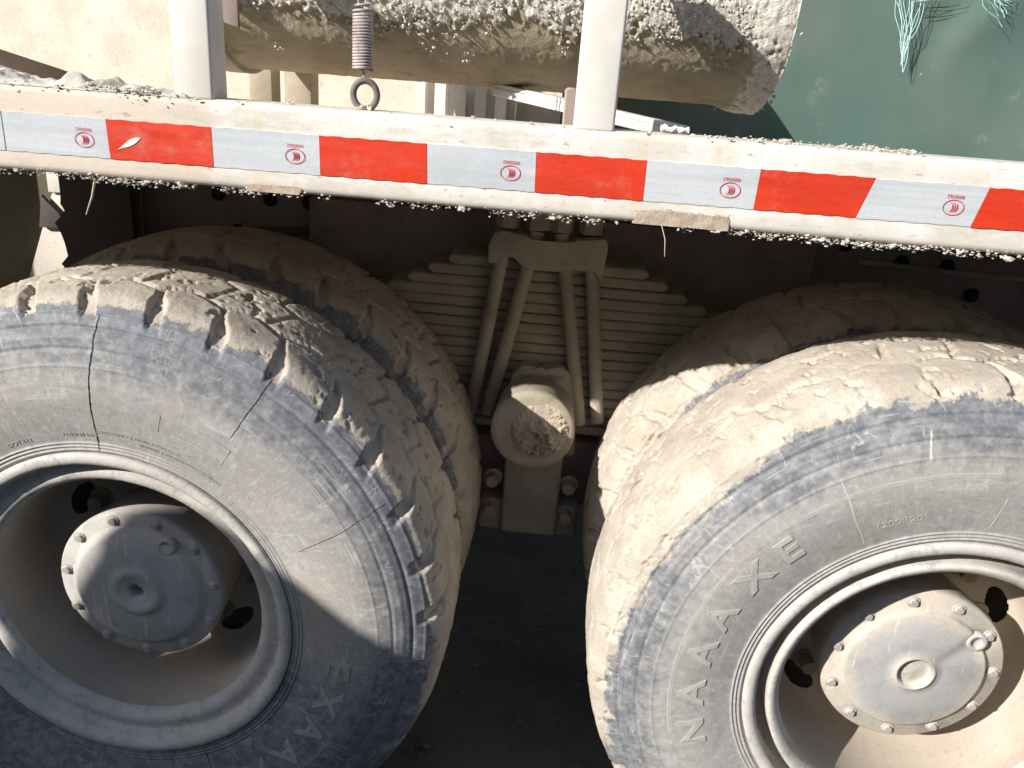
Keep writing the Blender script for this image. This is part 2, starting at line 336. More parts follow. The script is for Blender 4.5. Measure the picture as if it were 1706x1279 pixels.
def fin(name, bm, mat, parent=None, smooth=True, loc=None, angle=40):
    bmesh.ops.recalc_face_normals(bm, faces=bm.faces)
    me = bpy.data.meshes.new(name); bm.to_mesh(me); bm.free()
    if smooth:
        me.polygons.foreach_set('use_smooth', [True]*len(me.polygons))
        try: me.set_sharp_from_angle(angle=math.radians(angle))
        except Exception: pass
    return new_obj(name, me, parent, loc, [mat] if not isinstance(mat, (list, tuple)) else mat)
def text_mesh(body, size, extrude, bold=0.0, sx=1.0):
    """flat lettering as a mesh: x right, y up, centred"""
    cu = bpy.data.curves.new('lettering', 'FONT'); cu.body = body; cu.size = size; cu.extrude = extrude; cu.align_x = 'CENTER'; cu.align_y = 'CENTER'
    cu.offset = bold; cu.resolution_u = 3
    o = bpy.data.objects.new('lettering', cu); COL.objects.link(o)
    dg = bpy.context.evaluated_depsgraph_get(); me = bpy.data.meshes.new_from_object(o.evaluated_get(dg))
    bpy.data.objects.remove(o); bpy.data.curves.remove(cu)
    V = np.zeros(len(me.vertices)*3, np.float32); me.vertices.foreach_get('co', V); V = V.reshape(-1, 3); V[:, 0] *= sx
    F = [tuple(p.vertices) for p in me.polygons]; bpy.data.meshes.remove(me); return V, F
def lumps(name, centers, sizes, mat, parent, squash=(1, 1, 1), sub=1):
    """many small angular lumps joined into one mesh (crumbs nobody could count)"""
    bm = bmesh.new(); bmesh.ops.create_icosphere(bm, subdivisions=sub, radius=1); bm.verts.ensure_lookup_table()
    B = np.array([v.co[:] for v in bm.verts]); F = np.array([[v.index for v in f.verts] for f in bm.faces]); bm.free()
    N = len(centers); k = len(B)
    V = B[None]*(1+1.0*(RNG.random((N, k, 1))-.5))
    th = RNG.random(N)*2*PI; c, s = np.cos(th)[:, None], np.sin(th)[:, None]
    V = np.stack([V[..., 0]*c-V[..., 2]*s, V[..., 1], V[..., 0]*s+V[..., 2]*c], -1)
    V = V*np.array(sizes)[:, None, None]*np.array(squash)+np.array(centers)[:, None, :]
    Q = (F[None]+(np.arange(N)*k)[:, None, None]).reshape(-1, 3)
    o = new_obj(name, mesh_np(name, V.reshape(-1, 3), Q, False), parent, None, [mat]); o['kind'] = 'stuff'; return o

# ------------------------------------------------------------------ ground and sky-side setting
n_ = 120; gx = np.concatenate([np.linspace(-120, -4, 20), np.linspace(-3.8, 5, 160), np.linspace(5.2, 120, 20)])
gy = np.concatenate([np.linspace(-120, -4, 20), np.linspace(-3.8, 5, 160), np.linspace(5.2, 120, 20)])
GX, GY = np.meshgrid(gx, gy, indexing='ij'); P = np.stack([GX, GY, 0*GX], -1)
P[..., 2] = (fbm(P, 3.0, 4)-.5)*0.05 + (fbm(P, 22.0, 3)-.5)*0.012 - 0.012
tag(new_obj('ground', mesh_np('ground', P.reshape(-1, 3), grid_quads(len(gx), len(gy)), True), None, None, [M_GROUND]), kind='structure')

# ------------------------------------------------------------------ truck root
truck = empty('mixer_truck', (0, 0, 0))
tag(truck, 'dusty concrete mixer truck with tandem dual wheels, leaf spring and red and white reflective rail', 'truck')
AX = (0, 0, ZG)                  # the parts are modelled in axle height coordinates

# ------------------------------------------------------------------ wheels
def tyre_mesh(name, seed, depth, fill, mudfun, rot):
    ctrl = [(.286, .026), (.297, .008), (.301, -.001), (.322, -.005), (.36, -.014), (.40, -.020), (.44, -.018), (.475, -.009), (.503, .003),
            (.524, .014), (.538, .028), (.546, .046), (.550, .08), (.552, .15), (.550, .22), (.546, .254), (.538, .272), (.52, .288), (.44, .318), (.36, .314), (.300, .300), (.288, .27)]
    C = catmull(ctrl, 40); seg = np.linalg.norm(np.diff(C, axis=0), axis=1); S = np.concatenate([[0], np.cumsum(seg)])
    side = C[:, 1] < .034; s_sh = S[np.argmax((C[:, 0] > .53) & (C[:, 1] > .02))]; s_ts = S[np.argmax((C[:, 1] > .27) & (C[:, 0] > .5))]
    s_r = S[np.argmax(C[:, 0] > .322)]
    ss = np.concatenate([np.arange(0, s_r, .0010), np.arange(s_r, s_sh-.10, .0035), np.arange(s_sh-.10, s_sh, .0018), np.arange(s_sh, s_ts, .0042), np.linspace(s_ts, S[-1], 18)])
    R = np.interp(ss, S, C[:, 0]); Y = np.interp(ss, S, C[:, 1])
    dR = np.gradient(R, ss); dY = np.gradient(Y, ss); L = np.hypot(dR, dY); nr, ny = dY/L, -dR/L       # outward normal in (r,y)
    n = 1100; th = np.arange(n)*2*PI/n; TH, RR = np.meshgrid(th, R, indexing='ij'); YY = np.broadcast_to(Y, TH.shape)
    X = np.stack([RR*np.cos(TH), YY, RR*np.sin(TH)], -1) + seed*3.1
    d = np.zeros_like(TH); outer = YY < .15
    for r0, h, w in ((.3045, .0022, .0016), (.3105, .0022, .0016), (.3165, .0020, .0016)):
        d += np.where(outer & (YY < .03), h*np.exp(-((RR-r0)/w)**2), 0)
    for r0, h, w in ((.523, .0013, .0022), (.503, -.0022, .0030), (.488, .0010, .004), (.473, -.0016, .0026), (.448, .0010, .0016), (.418, .0009, .0014)):
        d += np.where(outer & (YY < .03), h*np.exp(-((RR-r0)/w)**2), 0)
    # tread: shoulder slots, two zigzag grooves, staggered cross cuts
    N = 34; yn = (YY-.15)/.118; ay = np.abs(yn); sg = np.sign(yn)
    tr = (RR > .508) & (ay < 1.25)
    ph = np.where(sg > 0, .5, 0.0); wn = (fbm(X, 14, 3)-.5)
    u = TH*N/(2*PI) + ph + wn*.22
    slot_c = .42*(1.1-ay) ; fu = (u - slot_c) % 1.0; du = np.abs(fu-.5)
    w = .045 + .085*sstep(ay, .66, 1.02)
    slot = (1-sstep(du, w*.82, w*1.02))*sstep(ay, .40, .52)*(1-sstep(ay, 1.10, 1.24))
    tri = np.abs(((u*1.0+.15) % 1.0)-.5)*2
    zig = (1-sstep(np.abs(ay-(.30+.18*tri)), .026, .052))
    fm = ((TH*N/(2*PI)+.5+wn*.2 + .3*yn) % 1.0); mid = (1-sstep(np.abs(fm-.5), .035, .065))*(1-sstep(ay, .28, .40))*.6
    g = np.maximum(np.maximum(slot, zig*.75), mid)
    fl = np.clip(fill + 1.5*(fbm(X, 9, 4)-.5), 0, 1)                # mud packed in the grooves
    if fill > .5: fl = 1-sstep(fbm(X, 21, 4, .6), .50, .60)*.9-.07
    fl = fl*(1-.75*sstep(ay, .85, 1.02)*(fill < .5))
    mud = mudfun(TH+rot, RR, YY, X)
    rough_ = .45+.9*sstep(fbm(X, 5, 3), .42, .60)
    lump = (fbm(X, 24, 4, .6)-.5)*(.0045 if fill < .5 else .0018) + (fbm(X, 120, 3, .65)-.5)*.0060*rough_*(1 if fill < .5 else .45)
    grain = (fbm(X, 300, 2, .6)-.5)*.0034*rough_
    steps = (np.floor(fbm(X, 30, 3)*6)/6-.5)*.0042 if fill > .5 else 0   # flakes of dried mud
    lump = lump+steps
    cover = sstep(mud, .35, .75)
    pit = -sstep(fbm(X, 40, 4, .7), .62, .67)*.006
    mud = np.maximum(mud, np.where(tr & (RR > .515), slot*.8, 0)*np.where(fill < .5, sstep(wrap(TH), -.35, 0.0)*(wrap(TH) > -PI/2), 1)); cover = sstep(mud, .35, .75)
    d += np.where(tr, -depth*g*(1-fl), 0) + cover*(lump*.7 + grain + pit + .0022)
    rag = cover*np.where(ay < 1.3, 1, 0)
    V = np.stack([(RR+nr*d)*np.cos(TH), YY+ny*d, (RR+nr*d)*np.sin(TH)], -1)
    me = mesh_np(name, V.reshape(-1, 3), grid_quads(n, len(ss), wu=True), True)
    fattr(me, 'mud', mud)
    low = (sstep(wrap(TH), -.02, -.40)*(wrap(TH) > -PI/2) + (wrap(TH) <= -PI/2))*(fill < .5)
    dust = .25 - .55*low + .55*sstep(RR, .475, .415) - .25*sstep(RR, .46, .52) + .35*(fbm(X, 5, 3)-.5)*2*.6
    fattr(me, 'dust', dust); return me
def wrap(a): return (a+PI) % (2*PI)-PI
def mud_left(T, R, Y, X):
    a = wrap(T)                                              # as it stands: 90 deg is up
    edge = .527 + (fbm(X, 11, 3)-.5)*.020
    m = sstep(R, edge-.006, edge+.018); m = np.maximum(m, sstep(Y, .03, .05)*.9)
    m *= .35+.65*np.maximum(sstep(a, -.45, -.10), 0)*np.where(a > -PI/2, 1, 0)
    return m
def mud_right(T, R, Y, X):
    a = T % (2*PI)
    edge = .523 - .022*np.exp(-((a-2.75)/.5)**2) + (fbm(X, 9, 4)-.5)*.034
    m = sstep(R, edge-.020, edge+.026); m = np.maximum(m, sstep(Y, .03, .05)*.95)
    bare = sstep(fbm(X, 8, 3), .60, .68)*.35
    m = m*(1-bare)
    m *= 1-.8*sstep(a, 3.42, 3.62)*np.where(Y < .08, 1, .4)
    return m
ROT_L, ROT_R = 0.0, 0.0
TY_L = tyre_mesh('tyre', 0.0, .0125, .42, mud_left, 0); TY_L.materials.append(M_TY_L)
TY_R = tyre_mesh('tyre', 5.0, .0130, .72, mud_right, 0); TY_R.materials.append(M_TY_R)

def rim_profile():
    lip = [(.296, .010), (.2985, .002), (.2985, -.004), (.2955, -.008), (.286, -.0075), (.279, -.004), (.2765, .002)]
    gut = [(.2763, .014), (.2760, .044), (.2745, .046), (.260, .046), (.2585, .044), (.2580, .016)]
    ring = [(.2577, .004), (.2560, .0010), (.253, -.0005), (.248, .001), (.240, .008), (.2355, .018), (.2340, .028), (.2345, .034)]
    return lip, gut, ring
lip, gut, ring = rim_profile()
def dent(V):
    k = (fbm(V, 7, 3)-.5)*.004 + (fbm(V, 40, 3)-.5)*.0012
    ang = np.arctan2(V[..., 2], V[..., 0]); r = np.hypot(V[..., 0], V[..., 2])
    V = V.copy(); V[..., 1] += k; V[..., 0] += k*.6*np.cos(ang); V[..., 2] += k*.6*np.sin(ang); return V
RIM_ME = revolve('rim', lip+gut+ring, 220, disp=dent); RIM_ME.materials.append(M_RIM)
RIM_L = revolve('rim', lip+[(.2755, .010), (.2735, .019), (.270, .0215), (.262, .020), (.254, .0175), (.247, .018), (.241, .022), (.2365, .028), (.2345, .036)], 220, disp=dent); RIM_L.materials.append(M_RIM)
well = catmull([(.2345, .034), (.238, .06), (.239, .10), (.237, .15), (.232, .185), (.222, .210), (.205, .225), (.185, .232), (.165, .232), (.120, .228)], 10)
def hand_holes(c):
    a = np.arctan2(c[:, 2], c[:, 0]); r = np.hypot(c[:, 0], c[:, 2]); k = (a*5/(2*PI)+.30) % 1-.5
    return ((k*2*PI/5*.2/.040)**2 + ((r-.200)/.017)**2 < 1)
WELL_ME = revolve('wheel_disc', well, 420, skip=hand_holes); WELL_ME.materials.append(M_RIMIN)
BARREL = [(.285, .27), (.262, .25), (.258, .10), (.270, .03), (.296, .011)]
def hub_mesh(kind):
    if kind == 'left':
        prof = [(.128, .232), (.136, .20), (.143, .13), (.147, .100), (.1485, .085), (.1475, .078), (.144, .0745), (.124, .0735), (.121, .072), (.112, .063), (.106, .0605), (.060, .0590), (.050, .058),
                (.046, .0545), (.043, .0525), (.034, .0522), (.030, .054), (.026, .0555), (.015, .0555), (.0135, .058), (.0128, .115), (.0005, .118)]
    else:
        prof = [(.128, .232), (.137, .20), (.146, .14), (.150, .110), (.1515, .093), (.150, .086), (.147, .0835), (.121, .0825), (.118, .0795), (.1165, .0735), (.113, .0715), (.050, .0705), (.036, .069),
                (.033, .0655), (.0305, .0645), (.0285, .0665), (.0275, .076), (.020, .0770), (.0005, .0755)]
    def dd(V):
        V = V.copy(); r = np.hypot(V[..., 0], V[..., 2]); V[..., 1] += (fbm(V, 30, 3)-.5)*.0016*(r < .149)
        if kind == 'right':
            a = np.arctan2(V[..., 2], V[..., 0]); notch = np.exp(-((wrap(a-.62))/.20)**2)*sstep(r, .088, .100)*(r < .122); V[..., 1] += notch*.011
            lum = np.exp(-(((r-.008)/.011)**2)); V[..., 1] -= lum*.010*(fbm(V, 90, 3))
        return V
    me = revolve('hub_cover', prof, 200, disp=dd); me.materials.append(M_HUB if kind == 'left' else M_HUBR); return me
def hex_mesh(name, r, h, mat, washer=0, dome=False):
    bm = bmesh.new()
    if washer: bmesh.ops.create_cone(bm, cap_ends=True, segments=20, radius1=r*1.35, radius2=r*1.3, depth=washer, matrix=Matrix.Rotation(PI/2, 4, 'X') @ Matrix.Translation((0, 0, washer/2)))
    bmesh.ops.create_cone(bm, cap_ends=True, segments=14 if dome else 6, radius1=r, radius2=r*(.78 if dome else .92), depth=h, matrix=Matrix.Rotation(PI/2, 4, 'X') @ Matrix.Translation((0, 0, washer*.8+h/2)))
    for v in bm.verts: v.co += Vector((random.uniform(-1, 1), random.uniform(-1, 1), random.uniform(-1, 1)))*r*.05
    bmesh.ops.recalc_face_normals(bm, faces=bm.faces)
    me = bpy.data.meshes.new(name); bm.to_mesh(me); bm.free(); me.materials.append(mat)
    me.polygons.foreach_set('use_smooth', [True]*len(me.polygons)); me.set_sharp_from_angle(angle=math.radians(35)); return me
M_BOLT = mat_rim('dusty_bolt_steel', (0.50, 0.47, 0.42), (0.38, 0.36, 0.33)); BOLT_ME = hex_mesh('cover_bolt', .0080, .0050, M_BOLT, .0012, True)
NUT_ME = hex_mesh('wheel_nut', .0165, .028, M_SUSP, .004)
PLUG_ME = revolve('filler_plug', [(.0175, .004), (.0172, -.004), (.0155, -.006), (.0105, -.006), (.0095, -.004), (.0085, .000), (.0005, .000)], 32); PLUG_ME.materials.append(M_HUB)
def side_y(r):
    return np.interp(r, [.30, .322, .36, .40, .44], [-.001, -.005, -.014, -.020, -.018])
def lettering(kind):
    """raised letters, arcs and a badge frame that follow the curve of the sidewall"""
    out = []
    def put(V, F, ang, r0, h=.0012, name='small_lettering'):
        # text x runs clockwise along the sidewall, text y points outward
        r = r0+V[:, 1]; a = ang - V[:, 0]/r0; z = (V[:, 2] > 0)
        y = side_y(r) - np.where(z, h, -.001)
        me = bpy.data.meshes.new(name); me.from_pydata(np.stack([r*np.cos(a), y, r*np.sin(a)], -1).tolist(), [], F); me.update(); out.append((name, me))
    def arc(r0, w, a0, a1, n=80):
        x = np.linspace(-.5, .5, n); V = []
        for k in range(n):
            for yy in (-w/2, w/2):
                for zz in (-1, 1): V.append((-((a0-a1)*x[k])*r0*-1, yy, zz))
        V = np.array(V); F = []
        for k in range(n-1):
            i = k*4; j = i+4
            F += [(i+1, j+1, j+3, i+3), (i, i+1, j+1, j), (i+2, j+2, j+3, i+3)]
        put(V, F, .5*(a0+a1), r0, .0012, 'moulded_rib')
    if kind == 'right':
        for ch, a in zip('NAAAXE', (-165, -177, 171, 160, 147, 137)):
            V, F = text_mesh(ch, .058, .001, .0015, 1.25); put(V, F, a*D2R, .383, .0019, 'raised_letter')
        arc(.4195, .006, 195*D2R, 148*D2R); arc(.4195, .006, 130*D2R, 92*D2R)
        for t, a, r0, s in (('1200R20', 112, .352, .016), ('154/149K', 70, .345, .013)):
            V, F = text_mesh(t, s, .001, 0, 1.2); put(V, F, a*D2R, r0, .0008)
    else:
        for ch, a in zip('EXAAAN', (-8, -19, -30, -41, -52, -63)):
            V, F = text_mesh(ch, .058, .001, .0015, 1.25); put(V, F, a*D2R, .383, .0019, 'raised_letter')
        arc(.4195, .006, -18*D2R, -66*D2R)
        for (ra, rb, a0, a1) in ((.367, .368, 73.5, 57), (.399, .400, 73.5, 57)): arc((ra+rb)/2, .0016, a0*D2R, a1*D2R, 30)
        for a in (73.5, 57):
            V = np.array([(-.001, -.016, z) for z in (-1, 1)]+[(.001, -.016, z) for z in (-1, 1)]+[(-.001, .016, z) for z in (-1, 1)]+[(.001, .016, z) for z in (-1, 1)], float)
            put(V, [(1, 3, 7, 5), (0, 1, 5, 4), (2, 3, 7, 6)], a*D2R, .3835, .0012, 'moulded_rib')
        for t, a, r0, s in (('12.00R20 18PR', 94, .332, .0085), ('LOAD RANGE J TREAD 6 PLIES STEEL', 78, .340, .0075), ('SIDEWALL 1 PLY STEEL MAX LOAD SINGLE', 66, .330, .0065), ('DOT 112', 112, .330, .010)):
            V, F = text_mesh(t, s, .001, 0, 1.1); put(V, F, a*D2R, r0, .0008)
    return out
def add_wheel(x, y, ty, label, outer, kind, rot=0.0):
    w = empty('wheel', (x, y, ZG), truck); w['label'] = label
    t = new_obj('tyre', ty, w); t.rotation_euler = (0, rot, 0)
    if outer:
        new_obj('rim', RIM_L if kind == 'left' else RIM_ME, w); b = new_obj('wheel_disc', WELL_ME, w)
        new_obj('hub_cover', hub_mesh(kind), w)
        nb, off = (11, 8) if kind == 'left' else (11, 4)
        for k in range(nb):
            a = (off + k*360/nb)*D2R; rr = .1345 if kind == 'left' else .134
            new_obj('cover_bolt', BOLT_ME, w, (rr*math.cos(a), .0735 if kind == 'left' else .0825, rr*math.sin(a)))
        a = (58 if kind == 'left' else 38)*D2R
        new_obj('filler_plug', PLUG_ME, w, (.112*math.cos(a), .066 if kind == 'left' else .0795, .112*math.sin(a)))
        for k in range(10):
            a = (9+k*36)*D2R; o = new_obj('wheel_nut', NUT_ME, w, (.168*math.cos(a), .232, .168*math.sin(a))); o.rotation_euler = (0, k*1.3, 0)
        for nm, me in lettering(kind): new_obj(nm, me, w, None, [LET_L if kind == 'left' else LET_R])
    else:
        bm_me = revolve('rim', BARREL, 96); new_obj('rim', bm_me, w, None, [M_RIMIN])
    return w
LET_L = mat_dust('dusty_raised_rubber', (0.43, 0.405, 0.375), (0.35, 0.335, 0.315), 16, 150)
LET_R = mat_dust('pale_raised_rubber', (0.47, 0.445, 0.40), (0.38, 0.36, 0.335), 16, 150)
D = 1.35
add_wheel(0, 0, TY_L, 'left outer wheel, half in shadow, with a dark centre hole in its hub cover', True, 'left')
add_wheel(0, .345, TY_L, 'shaded inner wheel behind the left outer wheel', False, 'left', 0.11)
add_wheel(D, 0, TY_R, 'sunlit right outer wheel thickly coated with pale mud', True, 'right')
TY_M = tyre_mesh('tyre', 9.0, .0140, .47, mud_right, 0); TY_M.materials.append(M_TY_R)
add_wheel(D-.004, .345, TY_M, 'inner wheel behind the muddy right outer wheel', False, 'right', 0.13)
tag_far = None

# ------------------------------------------------------------------ side rail with rounded corners
def extr_x(name, prof, xs, disp=None):
    P = np.array(prof); V = np.stack([np.broadcast_to(np.array(xs)[:, None], (len(xs), len(P))), np.broadcast_to(P[:, 0], (len(xs), len(P))), np.broadcast_to(P[:, 1], (len(xs), len(P)))], -1).copy()
    if disp is not None: V = disp(V)
    return mesh_np(name, V.reshape(-1, 3), grid_quads(len(xs), len(P), wv=True), True)
def rrect(y0, y1, z0, z1, r, k=6, sub=6):
    pts = []
    for cx, cz, a0 in ((y1-r, z0+r, -90), (y1-r, z1-r, 0), (y0+r, z1-r, 90), (y0+r, z0+r, 180)):
        for i in range(k+1):
            a = (a0+90*i/k)*D2R; pts.append((cx+r*math.cos(a), cz+r*math.sin(a)))
    out = []
    for i, p in enumerate(pts):
        q = pts[(i+1) % len(pts)]; L = math.dist(p, q); m = max(1, int(L/.012))
        for j in range(m): out.append((p[0]+(q[0]-p[0])*j/m, p[1]+(q[1]-p[1])*j/m))
    return out
def raildisp(V):
    V = V.copy(); n = fbm(V, 5, 3)-.5; V[..., 1] += n*.002*(V[..., 1] > 0); V[..., 2] += (fbm(V*[1, 0, 0]+[0, 0, 3], 3, 2)-.5)*.004
    return V
xs = np.linspace(-1.3, 2.6, 400)
rail = new_obj('side_rail', extr_x('side_rail', rrect(-.030, .034, .729, .840, .010), xs, raildisp), truck, AX, [M_WHITE])
# loose cement along the rail
def strip_crust(name, xa, xb, dens, zc, yc, zs, ys, smin, smax, mat, sq=(1, 1, .8), wfun=None):
    n = int((xb-xa)*dens); x = RNG.uniform(xa, xb, n); w = .5*fbm(np.stack([x, 0*x, 0*x], -1), 7, 3)+.5*fbm(np.stack([x, 0*x+5, 0*x], -1), 48, 3)
    keep = w > RNG.uniform(.36, .59, n) if wfun is None else wfun(x) > RNG.random(n)
    x = x[keep]; n = len(x); z = zc + RNG.normal(0, zs, n); y = yc + RNG.normal(0, ys, n); s = RNG.uniform(smin, smax, n)**1.0
    s = s*np.where(RNG.random(n) < .5, .6, 1); s = np.where(RNG.random(n) < .06, s*2.1, s); z = z + (w[keep]-.52)*.014*(-1 if zc < .78 else .6)
    return lumps(name, np.stack([x, y, z], -1), s, mat, rail, (1.2, 1, .7))
strip_crust('hanging_crust', -1.0, 2.1, 2700, .7275, -.023, .0028, .006, .0006, .0024, M_CRUST)
strip_crust('top_crumbs', -.95, .22, 4200, .8415, -.012, .0022, .013, .0007, .0026, M_CRUST)
strip_crust('top_crumbs', .22, .72, 500, .8402, -.010, .0010, .012, .0006, .0018, M_CRUST)
strip_crust('top_crumbs', .76, 1.12, 1800, .8415, -.006, .0014, .010, .0007, .0026, M_CRUST)
# thick layer of set cement on the left length of the rail
xl = np.linspace(-.95, .21, 420); yl = np.linspace(-.027, .030, 26); XX, YY = np.meshgrid(xl, yl, indexing='ij'); P = np.stack([XX, YY, 0*XX], -1)
H = .004 + .020*sstep(fbm(P, 16, 4), .38, .72)*sstep(XX, .215, .10) + .006*(fbm(P, 80, 3)-.3); H *= sstep(YY, -.0275, -.018)*sstep(YY, .031, .02); H *= 1-.45*sstep(XX, .0, .2)
P[..., 2] = .8385+H
new_obj('set_cement', mesh_np('set_cement', P.reshape(-1, 3), grid_quads(420, 26), False), rail, None, [M_CRUST])
# coarse bare patches on the lower lip where the paint has gone
for xa, xb, za, zb in ((.262, .345, .7285, .741), (.772, .905, .729, .7505)):
    nx, nz = 70, 14; X_, Z_ = np.meshgrid(np.linspace(xa, xb, nx), np.linspace(za, zb, nz), indexing='ij'); P = np.stack([X_, 0*X_, Z_], -1)
    e = sstep(X_, xa, xa+.02)*sstep(X_, xb, xb-.02)*sstep(Z_, zb, zb-.008); P[..., 1] = -.0303-.0016*fbm(P, 110, 4)*sstep(e, 0, .3)
    Q = grid_quads(nx, nz); kq = (e.reshape(-1)[Q].mean(1)+.9*(fbm(P, 70, 4).reshape(-1)[Q].mean(1)-.5)) > .22
    new_obj('bare_patch', mesh_np('bare_patch', P.reshape(-1, 3), Q[kq], False), rail, None, [M_BAREP])
for px, qx in (((.058, -.028, .727), (.042, -.032, .678)), ((.812, -.03, .735), (.823, -.034, .690))):
    bm = bmesh.new(); m_ = (Vector(px)+Vector(qx))/2+Vector((.003, -.002, 0)); tube_bm(bm, [px, m_, qx], [.0016, .0014, .0008] if px[0] < .5 else [.0006, .0007, .0004], 5)
    o = fin('hanging_straw', bm, M_STRAW, rail)

# reflective tape
ty = -.0308
tb = [(-.30, -.30), (-.060, -.060), (-.0585, -.0585), (.082, .084), (.223, .224), (.365, .366), (.505, .507), (.645, .647), (.785, .786), (.927, .926), (1.068, 1.054), (1.207, 1.196), (1.345, 1.334), (1.48, 1.475)]
def mark_mesh():
    bm = bmesh.new()
    def band(fo, fi, n, closed):
        A = [bm.verts.new((*fo(i/(n if closed else n-1)), 0)) for i in range(n)]; B = [bm.verts.new((*fi(i/(n if closed else n-1)), 0)) for i in range(n)]
        for i in range(n if closed else n-1): j = (i+1) % n; bm.faces.new((A[i], A[j], B[j], B[i]))
    band(lambda t: (.0132*math.cos(2*PI*t), .0098*math.sin(2*PI*t)), lambda t: (.0122*math.cos(2*PI*t), .0088*math.sin(2*PI*t)), 48, True)
    for cx, ro in ((-.0062, .0062), (-.0033, .0062), (-.0004, .0062)):       # three nested crescents
        band(lambda t: (cx+ro*math.cos((t-.5)*PI), ro*math.sin((t-.5)*PI)), lambda t: (cx+(ro-.0015*math.sin(PI*t)**.7-.0002)*math.cos((t-.5)*PI), (ro-.0002)*math.sin((t-.5)*PI)), 28, False)
    V, F = text_mesh('0000362', .0062, 0, 0, 1.0); b = len(bm.verts); bm.verts.index_update()
    vs = [bm.verts.new((-v[0], .0135-v[1], 0)) for v in V]                    # printed upside down
    for f in F:
        try: bm.faces.new([vs[i] for i in f])
        except ValueError: pass
    for v in bm.verts: v.co = Vector((v.co.x, 0, v.co.y))
    me = bpy.data.meshes.new('certification_mark'); bm.to_mesh(me); bm.free(); me.materials.append(M_PRINT); return me
MARK = mark_mesh(); marks = {3: .051, 5: .333, 7: .614, 9: .893, 11: 1.169}
def ztop(x): return .8045+.0065*np.clip((x+.06)/1.3, 0, 1.2)
for i in range(len(tb)-1):
    if i == 1: continue
    red = i in (4-1, 6-1, 8-1, 10-1, 12-1) and i >= 3
    red = (i >= 3) and (i % 2 == 1)
    (ta, ba), (tc_, bc) = tb[i], tb[i+1]; zt0, zt1 = ztop(ta), ztop(tc_)
    if i >= 10: zt0 -= .0012; zt1 -= .0002
    bm = bmesh.new(); k = 16; g = .00015
    F_, B_ = [], []
    for row, (xa, xc, za, zc) in enumerate(((ta, tc_, zt0, zt1), (ba, bc, zt0-.050, zt1-.050))):
        F_.append([bm.verts.new((xa+g+(xc-xa-2*g)*j/k, ty-(.0004 if red else 0)-.0006*fbm(np.array([xa+(xc-xa)*j/k, row*3., 0]), 14, 2), za+(zc-za)*j/k + (.0006*math.sin(17*j+row))*(0 < j < k))) for j in range(k+1)])
    for j in range(k): bm.faces.new((F_[0][j], F_[1][j], F_[1][j+1], F_[0][j+1]))
    r_ = bmesh.ops.extrude_face_region(bm, geom=list(bm.faces)); 
    for v in [e for e in r_['geom'] if isinstance(e, bmesh.types.BMVert)]: v.co.y += .0030
    t = fin('red_tape' if red else 'white_tape', bm, M_RED if red else M_SILV, truck, False, AX)
    if not red and (i+1) in marks:
        new_obj('certification_mark', MARK, t, (marks[i+1], ty-.0012, ztop(marks[i+1])-.0285))
    if i == 3:                                             # torn place in the first red piece
        bm = bmesh.new(); pts = []
        for j in range(15):
            a = j/14; pts.append((.094+.034*a, .7655+.019*a**.8+.0042*math.sin(PI*a**1.5)))
        for j in range(14, 0, -1):
            a = j/14; pts.append((.094+.034*a, .7655+.019*a**.8-.0042*math.sin(PI*a**1.5)))
        prism_bm(bm, pts, ty-.0016, ty+.0005); fin('torn_spot', bm, M_TEAR, t, False)

# ------------------------------------------------------------------ posts on the rail
for x0, x1, zl in ((.176, .226, .838), (.688, .740, .838)):
    bm = bmesh.new(); box_bm(bm, x0, x1, -.027, .022, zl, 1.08, .004, 3); 
    fin('upright_post', bm, M_POST, truck, True, AX)

# ------------------------------------------------------------------ tension spring and ring
bm = bmesh.new(); pts = []; turns = 20; n = turns*14
for i in range(n+1):
    a = 2*PI*i/14; r = .0118 - (.003 if i > n-10 else 0); pts.append((.4145+r*math.cos(a), -.004+r*math.sin(a), .889+.072*i/n + (.004*sstep(i/n, .9, 1.0))))
tube_bm(bm, pts, .00172, 7); ts = fin('tension_spring', bm, M_STEEL, truck, True, AX)
bm = bmesh.new(); tube_bm(bm, [(.4145, -.004+.006*math.cos(a), .882+.010*math.sin(a)) for a in np.linspace(-2.6, 2.6, 22)], .0014, 7); fin('spring_hook', bm, M_STEEL, ts)
bm = bmesh.new(); tube_bm(bm, [(.409, -.004, .962), (.409, -.004, .99), (.4100, -.004, 1.05)], .0014, 6); tube_bm(bm, [(.417, -.004, .962), (.419, -.004, .975), (.418, -.004, 1.05)], .0014, 6); fin('spring_hook', bm, M_STEEL, ts)
bm = bmesh.new(); tube_bm(bm, [(.4185+.0145*math.cos(a), -.006+.004*math.cos(a), .8590+.0172*math.sin(a)) for a in np.linspace(0, 2*PI, 32, endpoint=False)], .0042, 10, closed=True)
rg = fin('anchor_ring', bm, M_RING, truck, True, AX)
lumps('weld_bead', [(.4185+random.uniform(-.009, .009), -.006+random.uniform(-.005, .005), .8425) for _ in range(26)], [random.uniform(.002, .0042) for _ in range(26)], M_CRUST, rg)

